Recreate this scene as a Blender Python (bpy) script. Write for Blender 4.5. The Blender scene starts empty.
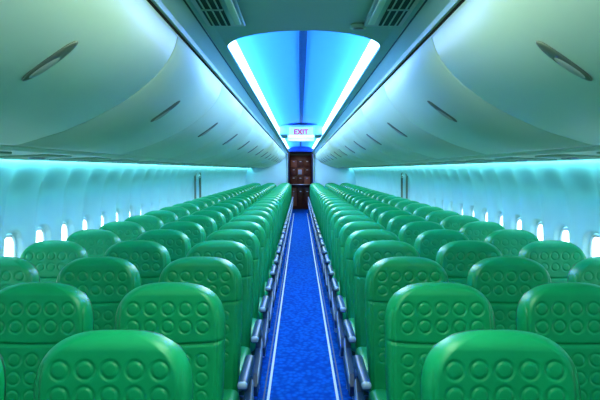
import bpy, bmesh, math
import numpy as np
from mathutils import Vector, Matrix
S=bpy.context.scene
try: S.view_settings.view_transform='Standard'
except Exception: pass
try: S.view_settings.look='Medium High Contrast'
except Exception: pass

# ---------------------------------------------------------------- materials
def mat(name,col,rough=.5,metal=0,emit=None,es=0,bump=0,bscale=200,var=0,vscale=6,coat=0,spec=.5):
    m=bpy.data.materials.new(name); m.use_nodes=True
    nt=m.node_tree; b=nt.nodes['Principled BSDF']
    b.inputs['Base Color'].default_value=(*col,1); b.inputs['Roughness'].default_value=rough
    b.inputs['Metallic'].default_value=metal
    b.inputs['Specular IOR Level'].default_value=spec
    if coat:
        b.inputs['Coat Weight'].default_value=coat; b.inputs['Coat Roughness'].default_value=.3
    if emit:
        b.inputs['Emission Color'].default_value=(*emit,1); b.inputs['Emission Strength'].default_value=es
    if bump or var:
        tc=nt.nodes.new('ShaderNodeTexCoord')
        if var:
            n=nt.nodes.new('ShaderNodeTexNoise'); n.inputs['Scale'].default_value=vscale; n.inputs['Detail'].default_value=4
            nt.links.new(tc.outputs['Object'],n.inputs['Vector'])
            r=nt.nodes.new('ShaderNodeValToRGB')
            r.color_ramp.elements[0].position=.3; r.color_ramp.elements[1].position=.7
            r.color_ramp.elements[0].color=(*[c*(1-var) for c in col],1)
            r.color_ramp.elements[1].color=(*[min(1,c*(1+var)) for c in col],1)
            nt.links.new(n.outputs['Fac'],r.inputs['Fac']); nt.links.new(r.outputs['Color'],b.inputs['Base Color'])
        if bump:
            n=nt.nodes.new('ShaderNodeTexNoise'); n.inputs['Scale'].default_value=bscale
            nt.links.new(tc.outputs['Object'],n.inputs['Vector'])
            bp=nt.nodes.new('ShaderNodeBump'); bp.inputs['Strength'].default_value=bump; bp.inputs['Distance'].default_value=.002
            nt.links.new(n.outputs['Fac'],bp.inputs['Height']); nt.links.new(bp.outputs['Normal'],b.inputs['Normal'])
    return m
M_LEATHER=mat('green_leather',(.002,.36,.145),.40,bump=.15,bscale=260,var=.08,vscale=5,spec=.5,coat=.22)
M_SHELL=mat('seat_back_shell',(.002,.12,.06),.45)
M_ARM=mat('armrest_plastic',(.03,.08,.20),.35)
M_TRIM=mat('pale_blue_plastic',(.35,.5,.72),.35)
M_METAL=mat('brushed_metal',(.5,.58,.68),.3,.9)
M_DARK=mat('dark_gap',(.012,.05,.035),.6)
M_BIN=mat('bin_plastic',(.60,.78,.64),.40,var=.015,vscale=2)
M_SEAM=mat('bin_seam',(.85,.92,.85),.5)
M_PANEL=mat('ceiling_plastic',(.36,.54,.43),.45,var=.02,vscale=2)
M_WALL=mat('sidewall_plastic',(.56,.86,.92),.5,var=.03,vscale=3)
M_DOME=mat('dome_blue_tint',(.26,.50,.92),.6)  # white dome with the blue mood light put into its base colour
M_STRIPE=mat('stripe_white',(.55,.7,.75),.5,emit=(.5,.8,.9),es=.03)
M_HANDLE=mat('latch_grey',(.17,.22,.18),.3,.2)
M_LENS=mat('latch_light',(.42,.5,.44),.3,.3)
M_PANE=mat('window_daylight',(.9,.95,1),.3,emit=(.78,.93,1),es=4.8)
M_WFRAME=mat('window_frame',(.7,.88,.95),.4)
M_COVE=mat('cove_led',(1,1,1),.5,emit=(.05,.30,1),es=54)
M_GLOW=mat('dome_edge_glow',(1,1,1),.5,emit=(.60,.82,1),es=3.4)  # emission for the edge glow added on the dome flank
M_WASH=mat('sidewall_led',(1,1,1),.5,emit=(.28,.84,1.0),es=12.5)
M_RED=mat('exit_red',(.8,.02,.03),.5,emit=(1,.03,.03),es=.25)
M_SIGN=mat('sign_white',(.75,.82,.9),.4,emit=(.75,.88,1),es=.22)
M_HEAD=mat('header_panel',(.5,.68,.88),.4)
M_WOOD=mat('galley_brown',(.12,.045,.03),.4,var=.3,vscale=8)
M_WOOD2=mat('galley_tan',(.32,.15,.09),.4)
M_NAVY=mat('galley_navy',(.02,.05,.16),.5)
M_STRIPCEN=mat('dome_joint',(.04,.09,.14),.5)

# carpet: woven blue
m=bpy.data.materials.new('blue_carpet'); m.use_nodes=True; nt=m.node_tree; b=nt.nodes['Principled BSDF']
b.inputs['Roughness'].default_value=.95; b.inputs['Specular IOR Level'].default_value=.1
tc=nt.nodes.new('ShaderNodeTexCoord'); mp=nt.nodes.new('ShaderNodeMapping'); mp.inputs['Scale'].default_value=(26,18,1)
nt.links.new(tc.outputs['Object'],mp.inputs['Vector'])
vo=nt.nodes.new('ShaderNodeTexVoronoi'); vo.inputs['Scale'].default_value=1; nt.links.new(mp.outputs['Vector'],vo.inputs['Vector'])
cr=nt.nodes.new('ShaderNodeValToRGB'); cr.color_ramp.elements[0].color=(.004,.15,.62,1); cr.color_ramp.elements[1].color=(.001,.08,.42,1)
cr.color_ramp.elements[0].position=.2; cr.color_ramp.elements[1].position=.75
nt.links.new(vo.outputs['Distance'],cr.inputs['Fac']); nt.links.new(cr.outputs['Color'],b.inputs['Base Color'])
no=nt.nodes.new('ShaderNodeTexNoise'); no.inputs['Scale'].default_value=300; nt.links.new(tc.outputs['Object'],no.inputs['Vector'])
bp=nt.nodes.new('ShaderNodeBump'); bp.inputs['Strength'].default_value=.3; bp.inputs['Distance'].default_value=.003
nt.links.new(no.outputs['Fac'],bp.inputs['Height']); nt.links.new(bp.outputs['Normal'],b.inputs['Normal'])
M_CARPET=m

# ---------------------------------------------------------------- mesh builder
class MB:
    def __init__(s): s.v=[];s.f=[];s.mi=[];s.mats=[];s.sm=[]
    def m(s,mt):
        if mt not in s.mats: s.mats.append(mt)
        return s.mats.index(mt)
    def add(s,vs,fs,mt,smooth=True):
        o=len(s.v); s.v+= [tuple(map(float,p)) for p in vs]; k=s.m(mt)
        for f in fs: s.f.append([i+o for i in f]); s.mi.append(k); s.sm.append(smooth)
    def grid(s,P,mt,smooth=True):  # P: (a,b,3)
        a,b=P.shape[:2]; vs=P.reshape(-1,3).tolist()
        fs=[(i*b+j,i*b+j+1,(i+1)*b+j+1,(i+1)*b+j) for i in range(a-1) for j in range(b-1)]
        s.add(vs,fs,mt,smooth)
    def box(s,c,sz,mt,r=0,seg=2,rot=None):
        bm=bmesh.new(); bmesh.ops.create_cube(bm,size=1)
        bmesh.ops.scale(bm,vec=sz,verts=bm.verts)
        if r: bmesh.ops.bevel(bm,geom=bm.edges[:],offset=r,segments=seg,profile=.5,affect='EDGES')
        if rot is not None: bmesh.ops.rotate(bm,matrix=rot,verts=bm.verts)
        bmesh.ops.translate(bm,vec=c,verts=bm.verts)
        bm.verts.index_update()
        s.add([v.co[:] for v in bm.verts],[[v.index for v in f.verts] for f in bm.faces],mt,r>0); bm.free()
    def ell(s,c,sz,mt,rot=None):
        bm=bmesh.new(); bmesh.ops.create_uvsphere(bm,u_segments=24,v_segments=12,radius=.5)
        bmesh.ops.scale(bm,vec=sz,verts=bm.verts)
        if rot is not None: bmesh.ops.rotate(bm,matrix=rot,verts=bm.verts)
        bmesh.ops.translate(bm,vec=c,verts=bm.verts); bm.verts.index_update()
        s.add([v.co[:] for v in bm.verts],[[v.index for v in f.verts] for f in bm.faces],mt); bm.free()
    def cyl(s,p0,p1,r,mt,n=12):
        p0=Vector(p0);p1=Vector(p1);d=p1-p0
        bm=bmesh.new(); bmesh.ops.create_cone(bm,cap_ends=True,segments=n,radius1=r,radius2=r,depth=d.length)
        R=Vector((0,0,1)).rotation_difference(d.normalized()).to_matrix()
        bmesh.ops.rotate(bm,matrix=R,verts=bm.verts); bmesh.ops.translate(bm,vec=(p0+p1)/2,verts=bm.verts); bm.verts.index_update()
        s.add([v.co[:] for v in bm.verts],[[v.index for v in f.verts] for f in bm.faces],mt); bm.free()
    def extrude(s,prof,y0,y1,mt,smooth=True,closed=False,mirror=1):
        pr=list(prof)+([prof[0]] if closed else [])
        P=np.array([[(mirror*x,y,z) for y in (y0,y1)] for x,z in pr]); s.grid(P,mt,smooth)
    def polyx(s,prof,x0,x1,mt):  # (y,z) polygon extruded along x
        n=len(prof)
        vs=[(x0,y,z) for y,z in prof]+[(x1,y,z) for y,z in prof]
        fs=[list(range(n)),list(range(2*n-1,n-1,-1))]+[(i,(i+1)%n,n+(i+1)%n,n+i) for i in range(n)]
        s.add(vs,fs,mt,False)
    def mesh(s,name):
        me=bpy.data.meshes.new(name); me.from_pydata(s.v,[],s.f)
        for x in s.mats: me.materials.append(x)
        me.polygons.foreach_set('material_index',s.mi); me.polygons.foreach_set('use_smooth',s.sm); me.update()
        return me
    def obj(s,name,loc=(0,0,0)):
        return put(name,s.mesh(name),loc)
def put(name,me,loc=(0,0,0)):
    o=bpy.data.objects.new(name,me); o.location=loc
    S.collection.objects.link(o); return o
def sst(a,b,x):
    t=np.clip((x-a)/(b-a),0,1); return t*t*(3-2*t)

Y0,Y1=-1.91,22.8      # cabin extent
PITCH=.76

# ---------------------------------------------------------------- seat triple
TOP=1.14; ZB=.40; H=TOP-ZB
def seat_back(mb,cx):
    T=.05
    u=np.concatenate([[-1,-.998,-.994,-.988,-.98],np.linspace(-.97,.97,131),[.98,.988,.994,.998,1]])
    t=np.concatenate([[0,.0006,.0018,.004,.007,.011,.016],np.linspace(.022,.985,215),[.992,.997,1]])  # distance from top /H
    def surf(u,t,side):
        U,Tt=np.meshgrid(u,t,indexing='xy')
        zt=Tt*H
        q=np.clip(1-zt/.12,0,1)
        W=.198+ .026*sst(0,.16,zt) - .012*sst(.3,.7,zt)
        hw=W*(1-q**2.7)**(1/2.7)
        hw=np.maximum(hw,.001)
        X=U*hw
        ft=(1-np.clip(1-zt/.045,0,1)**2)**.5
        fb=(1-np.clip(1-(H-zt)/.04,0,1)**2)**.5
        e=np.clip(1-(hw-np.abs(X))/.04,0,1); fe=np.maximum(1-e**2,0)**.5
        f=ft*fb*fe
        Z=TOP-zt
        y=-(TOP-Z)*.13
        if side<0:
            th=T*(1.0+.15*sst(.26,.05,zt))
            h=np.zeros_like(X)
            h+=.012*(X/.22)**2
            seam=.225+.012*(1-(X/.2)**2)
            h-=.009*np.exp(-((zt-seam)/.006)**2)
            h-=.006*np.exp(-((np.abs(X)-.196)/.004)**2)*sst(.05,.10,zt)
            for r,zc in enumerate([.095,.165,.295,.365,.435,.505]):
                for c in range(-2,3):
                    R=np.hypot(X-c*.070,zt-zc); R0=.0245
                    amp=1.0 if r<2 else .8
                    h+=amp*(-.0038*np.exp(-((R-R0)/.0040)**2)+.0010*np.clip(1-(R/R0)**2,0,1))
            Y=y-(th+h)*f
        else:
            th=.045
            Y=y+th*f
        return np.stack([X+cx,Y,Z],-1)
    mb.grid(surf(u,t,-1),M_LEATHER)
    iu=sorted(set(list(range(0,5))+list(range(5,len(u),8))+list(range(len(u)-5,len(u)))))
    it=sorted(set(list(range(0,7))+list(range(7,len(t),10))+list(range(len(t)-3,len(t)))))
    mb.grid(surf(u[iu],t[it],1),M_SHELL)

mb=MB()
for cx in (-.54,0,.54):
    seat_back(mb,cx)
    mb.box((cx,-.36,.415),(.45,.46,.13),M_LEATHER,.045,4,Matrix.Rotation(.05,3,'X'))
    mb.box((cx,-.33,.335),(.44,.42,.05),M_SHELL,.015)
    mb.box((cx,.012,.80),(.38,.02,.25),M_TRIM,.008,2,Matrix.Rotation(-.13,3,'X'))
    mb.box((cx,-.02,.55),(.36,.03,.16),M_SHELL,.01,2,Matrix.Rotation(-.13,3,'X'))
    mb.box((cx,-.30,.27),(.3,.22,.07),M_ARM,.012)
for i,ax in enumerate((-.81,-.27,.27,.81)):
    mb.box((ax,-.31,.625),(.05,.44,.04),M_ARM,.017,3)
    mb.box((ax,-.12,.56),(.036,.07,.12),M_ARM,.01,2,Matrix.Rotation(.25,3,'X'))
    if i in (0,3):
        pr=[(-.08,.62),(-.16,.62),(-.24,.50),(-.54,.44),(-.58,.38),(-.54,.31),(-.10,.31),(-.05,.40)]
        s=-1 if i==0 else 1
        mb.polyx(pr,ax-.016,ax+.016,M_ARM)
        pr2=[(-.27,.470),(-.53,.425),(-.55,.385),(-.30,.40),(-.14,.42),(-.12,.50),(-.17,.54)]
        mb.polyx(pr2,ax+s*.016,ax+s*.021,M_TRIM)
        mb.box((ax,-.515,.628),(.046,.035,.034),M_TRIM,.014,3)
        mb.cyl((ax-.02,-.20,.585),(ax+.02,-.20,.585),.018,M_METAL)
for z,y in ((.30,-.16),(.30,-.46)):
    mb.cyl((-.8,y,z),(.8,y,z),.022,M_METAL)
for lx in (-.72,.72):
    mb.cyl((lx,-.46,.30),(lx,-.50,.02),.018,M_METAL)
    mb.cyl((lx,-.16,.30),(lx,-.04,.02),.018,M_METAL)
    mb.cyl((lx,-.44,.06),(lx,-.14,.29),.013,M_METAL)
    mb.box((lx,-.27,.012),(.05,.56,.024),M_TRIM,.006)
mb.cyl((-.78,-.56,.09),(.78,-.56,.09),.012,M_METAL)
for lx in (-.78,.78):
    mb.cyl((lx,-.56,.09),(lx,-.46,.30),.010,M_METAL)
SEAT=mb.mesh('triple_airplane_seat')
SEATX=1.09
k=0
while 1.79-PITCH+k*PITCH<22.4:
    y=1.79-PITCH+k*PITCH
    for s in (-1,1): put('triple_airplane_seat',SEAT,(s*SEATX,y,0))
    k+=1

# ---------------------------------------------------------------- floor
mb=MB(); mb.box((0,(Y0+26)/2,-.03),(4.1,26-Y0,.06),M_CARPET); mb.obj('floor')
mb=MB()
for s in (-1,1):
    mb.box((s*.243,(Y0+Y1)/2,.003),(.018,Y1-Y0,.006),M_STRIPE)
    mb.box((s*.275,(Y0+Y1)/2,.002),(.010,Y1-Y0,.004),M_ARM)
mb.obj('trim_1')

# ---------------------------------------------------------------- side walls
WP=.51; WC=4.37; WZ=.985
def base(z): return np.interp(z,[0,.1,.9,1.2,1.45,1.68],[1.955,1.965,2.0,1.995,1.965,1.91])
yy=np.arange(Y0,Y1+.03,WP/24); zz=np.concatenate([np.linspace(0,.7,10),np.linspace(.74,1.3,44),np.linspace(1.33,1.70,14)])
YG,ZG=np.meshgrid(yy,zz,indexing='xy')
loc=(YG-WC+WP/2)%WP-WP/2
fade=sst(.5,.75,ZG)*(1-sst(1.42,1.67,ZG))
rec=.060*(1-(np.abs(loc)/(WP/2))**2.4)*fade
hx,hz,rr=.112,.16,.085
dx=np.abs(loc)-(hx-rr); dz=np.abs(ZG-WZ)-(hz-rr)
sd=np.hypot(np.maximum(dx,0),np.maximum(dz,0))+np.minimum(np.maximum(dx,dz),0)-rr
rec=rec+.05*sst(.03,-.005,sd)
groove=.008*np.exp(-(((YG-WC-WP/2+WP)%(2*WP)-WP)/.010)**2)
XG=base(ZG)+rec+groove
for s,n in ((-1,'wall_left'),(1,'wall_right')):
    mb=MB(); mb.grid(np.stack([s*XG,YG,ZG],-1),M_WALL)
    mb.obj(n)
def rrect(hx,hz,r,n=8):
    out=[]
    for cx,cz,a0 in ((hx-r,hz-r,0),(-hx+r,hz-r,90),(-hx+r,-hz+r,180),(hx-r,-hz+r,270)):
        for i in range(n+1):
            a=math.radians(a0+90*i/n); out.append((cx+r*math.cos(a),cz+r*math.sin(a)))
    return out
mb=MB()
rings=[(.0,.0),(.006,-.012),(.018,-.012),(.024,0)]
P=[]
for ins,dep in rings:
    q=rrect(hx-ins+.002,hz-ins+.002,rr-ins); q.append(q[0]); P.append([(dep,a,b) for a,b in q])
mb.grid(np.array(P),M_WFRAME)
q=rrect(hx-.02,hz-.02,rr-.02); mb.add([(0,a,b) for a,b in q],[list(range(len(q)))],M_PANE,False)
WIN=mb.mesh('window')
n=1; y=WC-WP*12
while y<Y1-.2:
    if y>Y0+.2:
        for s in (-1,1):
            o=put('window_%d'%n,WIN,(s*(2.0+.060+.030),y,WZ)); n+=1
            if s<0: o.rotation_euler[2]=math.pi
    y+=WP

# ---------------------------------------------------------------- overhead bins
BPROF=[(1.262,1.715),(1.255,1.702),(1.235,1.698),(1.13,1.728),(1.0,1.768),(.88,1.822),(.78,1.875),(.70,1.93),(.63,1.99),(.575,2.055),(.545,2.11),(.533,2.165)]
def smooth_prof(p,n=40):
    p=np.array(p); t=np.concatenate([[0],np.cumsum(np.hypot(*np.diff(p,axis=0).T))])
    T=np.linspace(0,t[-1],n)
    q=np.stack([np.interp(T,t,p[:,0]),np.interp(T,t,p[:,1])],1)
    for _ in range(3): q[1:-1]=(q[:-2]+2*q[1:-1]+q[2:])/4
    return [tuple(a) for a in q]
SP=smooth_prof(BPROF)
BL=1.5
def offs(d):
    q=np.array(SP); tn=np.gradient(q,axis=0); tn/=np.linalg.norm(tn,axis=1)[:,None]
    nn=np.stack([tn[:,1],-tn[:,0]],1)
    c=np.array([1.2,2.2]); sg=np.sign(((c-q)*nn).sum(1))[:,None]; nn=nn*sg
    return q+nn*d
bins={}
for s in (-1,1):
    mb=MB()
    sec=[(.0005,.012),(.006,.012)]
    mb.grid(np.array([[(s*a,y-BL/2,b) for a,b in offs(d)] for y,d in sec]),M_SEAM)
    sec=[(BL-.006,.012),(BL-.0005,.012)]
    mb.grid(np.array([[(s*a,y-BL/2,b) for a,b in offs(d)] for y,d in sec]),M_SEAM)
    sec=[(0.006,.012),(.008,.004),(.014,0),(BL-.014,0),(BL-.008,.004),(BL-.006,.012)]
    mb.grid(np.array([[(s*a,y-BL/2,b) for a,b in offs(d)] for y,d in sec]),M_BIN)
    mb.extrude([(1.262,1.71),(1.262,2.17),(.533,2.17),(.533,2.16)],-BL/2,BL/2,M_BIN,smooth=False,mirror=s)
    for yv in (-BL/2+.0005,BL/2-.0005):
        pf=[(s*a,yv,b) for a,b in offs(.012)]+[(s*1.26,yv,2.17)]
        mb.add(pf,[list(range(len(pf)))],M_BIN,False)
    i=min(range(len(SP)),key=lambda i:abs(SP[i][0]-.73))
    a,bq=SP[i-4],SP[i+4]; tx,tz=bq[0]-a[0],bq[1]-a[1]; L=math.hypot(tx,tz); tx/=L;tz/=L
    c=SP[i]; ang=math.atan2(tz,s*tx)
    R=Matrix.Rotation(-ang,3,'Y')
    nx,nz=(-tz,tx)
    if nx*(0-c[0])+nz*(1.0-c[1])<0: nx,nz=-nx,-nz
    mb.ell((s*c[0],-.1,c[1]),(.195,.062,.022),M_HANDLE,R)
    mb.ell((s*(c[0]+nx*.006-tx*.02),-.105,c[1]+nz*.006-tz*.02),(.11,.034,.020),M_LENS,R)
    bins[s]=mb.mesh('overhead_bin')
y=2.6-BL/2-BL*2
while y+BL/2<Y1+.01:
    for s in (-1,1): put('overhead_bin',bins[s],(0,y,0))
    y+=BL
rest=Y1-.01-(y-BL/2)
if rest>.1:
    for s in (-1,1):
        o=put('overhead_bin',bins[s],(0,y-BL/2+rest/2,0)); o.scale[1]=rest/BL
mb=MB()
for s in (-1,1):
    mb.extrude([(1.268,1.76),(1.275,1.703),(1.30,1.690),(1.80,1.672),(1.838,1.669),(1.84,1.674),(1.838,1.70),(1.95,1.705)],Y0,Y1,M_BIN,mirror=s,smooth=False)
    yq=1.2
    while yq<Y1-.3:
        mb.box((s*1.52,yq,1.678),(.30,.36,.012),M_PANEL,.004,2,Matrix.Rotation(s*.036,3,'Y'))
        for j in (-1,0,1):
            mb.cyl((s*1.50,yq+j*.07,1.676),(s*1.50,yq+j*.07,1.664),.02,M_METAL,14)
        yq+=PITCH
mb.obj('passenger_service_panel')
for s in (-1,1):
    mb=MB(); mb.extrude([(1.846,1.690),(1.880,1.697)],Y0,Y1-.02,M_WASH,mirror=s); mb.obj('sidewall_light_strip')

# ---------------------------------------------------------------- ceiling
mb=MB()
XO=.405; YA,YB=3.32,.45
def yend(x): return YA-YB*math.sqrt(max(0,1-(x/XO)**2))
xs=[XO*math.sin(math.radians(a)) for a in np.linspace(-90,90,61)]
for zc in (2.25,2.264):
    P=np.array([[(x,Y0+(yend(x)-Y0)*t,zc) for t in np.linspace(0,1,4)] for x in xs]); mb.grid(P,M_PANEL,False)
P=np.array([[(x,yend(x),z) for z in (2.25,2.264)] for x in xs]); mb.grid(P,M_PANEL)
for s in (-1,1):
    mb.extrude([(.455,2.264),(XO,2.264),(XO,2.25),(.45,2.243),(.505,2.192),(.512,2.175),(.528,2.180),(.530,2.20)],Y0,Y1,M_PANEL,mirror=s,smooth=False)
    mb.extrude([(.451,2.2405),(.456,2.2355)],Y0,Y1,M_DARK,mirror=s)
mb.obj('ceiling')
mb=MB()
def dome(a,off=0): return ((.54-off)*math.cos(a),2.29+(.185-off)*math.sin(a))
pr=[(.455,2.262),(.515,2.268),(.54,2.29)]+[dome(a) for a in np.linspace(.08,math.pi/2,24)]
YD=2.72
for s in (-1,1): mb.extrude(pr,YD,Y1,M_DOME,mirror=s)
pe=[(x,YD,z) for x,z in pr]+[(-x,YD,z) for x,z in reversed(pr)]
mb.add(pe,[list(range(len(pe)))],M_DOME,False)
mb.box((.0,(YD+Y1)/2,2.470),(.055,Y1-YD,.012),M_STRIPCEN,.003)
mb.obj('ceiling_dome')
for s in (-1,1):
    mb=MB(); mb.box((s*.468,(3.0+Y1)/2,2.275),(.03,Y1-3.0-.05,.012),M_COVE)
    # glowing band added on the dome flank to give its bright white edge
    mb.extrude([dome(a,.004) for a in np.linspace(.30,.68,8)],3.0,Y1-.05,M_GLOW,mirror=s)
    mb.obj('cove_light_strip')

for s in (-1,1):
    mb=MB()
    mb.box((0,0,0),(.17,.62,.014),M_LENS,.005)
    mb.box((s*.02,0,-.006),(.085,.55,.010),M_DARK)
    for j in range(3): mb.box((s*.02+(j-1)*.028,0,-.012),(.005,.55,.008),M_PANEL)
    mb.box((s*.02,0,-.012),(.085,.012,.008),M_PANEL)
    mb.box((-s*.058,0,-.010),(.028,.50,.008),M_BIN,.003)
    mb.obj('ceiling_air_vent',(s*.345,2.42,2.243))
mb=MB(); mb.cyl((0,0,0),(0,0,.02),.035,M_PANEL,24); mb.cyl((0,0,-.004),(0,0,.004),.024,M_HANDLE,24)
mb.obj('smoke_detector',(.24,2.75,2.232))

# ---------------------------------------------------------------- mid cabin exit
mb=MB()
mb.box((0,12.1,2.35),(.80,1.3,.19),M_HEAD,.01)
mb.box((0,11.42,2.28),(.50,.05,.30),M_HEAD,.012)
mb.box((0,11.38,2.30),(.44,.03,.20),M_SIGN,.01)
hd=mb.obj('exit_sign')
cu=bpy.data.curves.new('txt','FONT'); cu.body='EXIT'; cu.size=.13; cu.extrude=.002; cu.offset=.003; cu.align_x='CENTER'; cu.align_y='CENTER'
to=bpy.data.objects.new('t',cu); S.collection.objects.link(to)
bpy.context.view_layer.update()
me=bpy.data.meshes.new_from_object(to); bpy.data.objects.remove(to)
me.materials.clear(); me.materials.append(M_RED)
t=bpy.data.objects.new('lettering',me); S.collection.objects.link(t); t.parent=hd; t.location=(0,11.36,2.30); t.rotation_euler=(math.pi/2,0,0)
for s in (-1,1):
    mb=MB()
    P=[]
    for ins,dep in ((0,.02),(.0,-.012),(.012,-.018),(.024,-.012),(.024,.02)):
        q=rrect(.30-ins,.44-ins,.09-ins*.5); q.append(q[0]); P.append([(dep,a,b) for a,b in q])
    mb.grid(np.array(P),M_HANDLE)
    mb.box((-.02,0,.36),(.03,.20,.06),M_WFRAME,.012)
    mb.box((-.035,0,.355),(.02,.14,.02),M_HANDLE,.006)
    o=mb.obj('door_%d'%(1 if s<0 else 2),(s*1.985,11.9,1.12))
    if s<0: o.rotation_euler[2]=math.pi

# ---------------------------------------------------------------- far bulkheads and galley
for s,nm in ((-1,'wall_far_left'),(1,'wall_far_right')):
    mb=MB(); mb.box((s*(.47+.80),Y1+.03,1.2),(1.6,.06,2.4),M_WALL,.01)
    mb.box((s*.49,Y1-.01,1.1),(.05,.10,2.2),M_PANEL,.015)
    mb.obj(nm)
mb=MB(); mb.box((0,Y1+.03,2.38),(.94,.06,.20),M_NAVY); mb.obj('trim_2')
mb=MB()
for s in (-1,1): mb.box((s*.56,24.4,1.2),(.22,3.1,2.4),M_NAVY)
mb.box((0,24.4,2.32),(1.3,3.1,.05),M_NAVY)
mb.obj('wall_vestibule')
mb=MB()
mb.box((0,25.6,1.1),(.88,.5,2.2),M_WOOD,.01)
for i in range(3):
    for j,(z,h) in enumerate(((.50,.75),(1.18,.30),(1.52,.30),(1.86,.30))):
        x=(i-1)*.28
        mb.box((x,25.34,z),(.25,.03,h),M_WOOD2 if (i+j)%3==0 else M_WOOD,.012)
        mb.box((x,25.32,z+h*.3),(.08,.02,.03),M_METAL,.006)
mb.box((-.02,25.31,1.52),(.16,.02,.20),M_HEAD,.01)
mb.box((0,25.2,1.01),(.86,.35,.03),M_METAL,.008)
mb.obj('galley_unit')
mb=MB(); mb.box((0,Y0-.03,1.2),(4.1,.06,2.5),M_PANEL); mb.obj('wall_back')

# ---------------------------------------------------------------- lights
def area(nm,loc,sx,sy,E,col,rot=(0,0,0)):
    l=bpy.data.lights.new(nm,'AREA'); l.shape='RECTANGLE'; l.size=sx; l.size_y=sy; l.energy=E; l.color=col
    o=bpy.data.objects.new(nm,l); o.location=loc; o.rotation_euler=rot; S.collection.objects.link(o); return o
area('cabin_fill',(0,12.9,2.24),.5,19,180,(.82,1,.86))  # added fill below the dome, lifts seat tops and bin faces
area('near_fill',(0,.9,2.23),.6,3.2,36,(.88,1,.84))  # unseen fill added overhead to brighten the nearest rows
area('galley_lamp',(0,24.2,2.28),.6,1.2,8,(1,.85,.75))
w=bpy.data.worlds.new('world'); S.world=w; w.use_nodes=True
w.node_tree.nodes['Background'].inputs[0].default_value=(.5,.8,.7,1); w.node_tree.nodes['Background'].inputs[1].default_value=.03

# ---------------------------------------------------------------- camera
c=bpy.data.cameras.new('camera'); co=bpy.data.objects.new('camera',c); S.collection.objects.link(co)
co.location=(-.02,0,1.603); co.rotation_euler=(math.pi/2,0,0)
c.sensor_width=36; c.lens=618/600*36; c.shift_y=-.05; c.clip_start=.05
S.camera=co
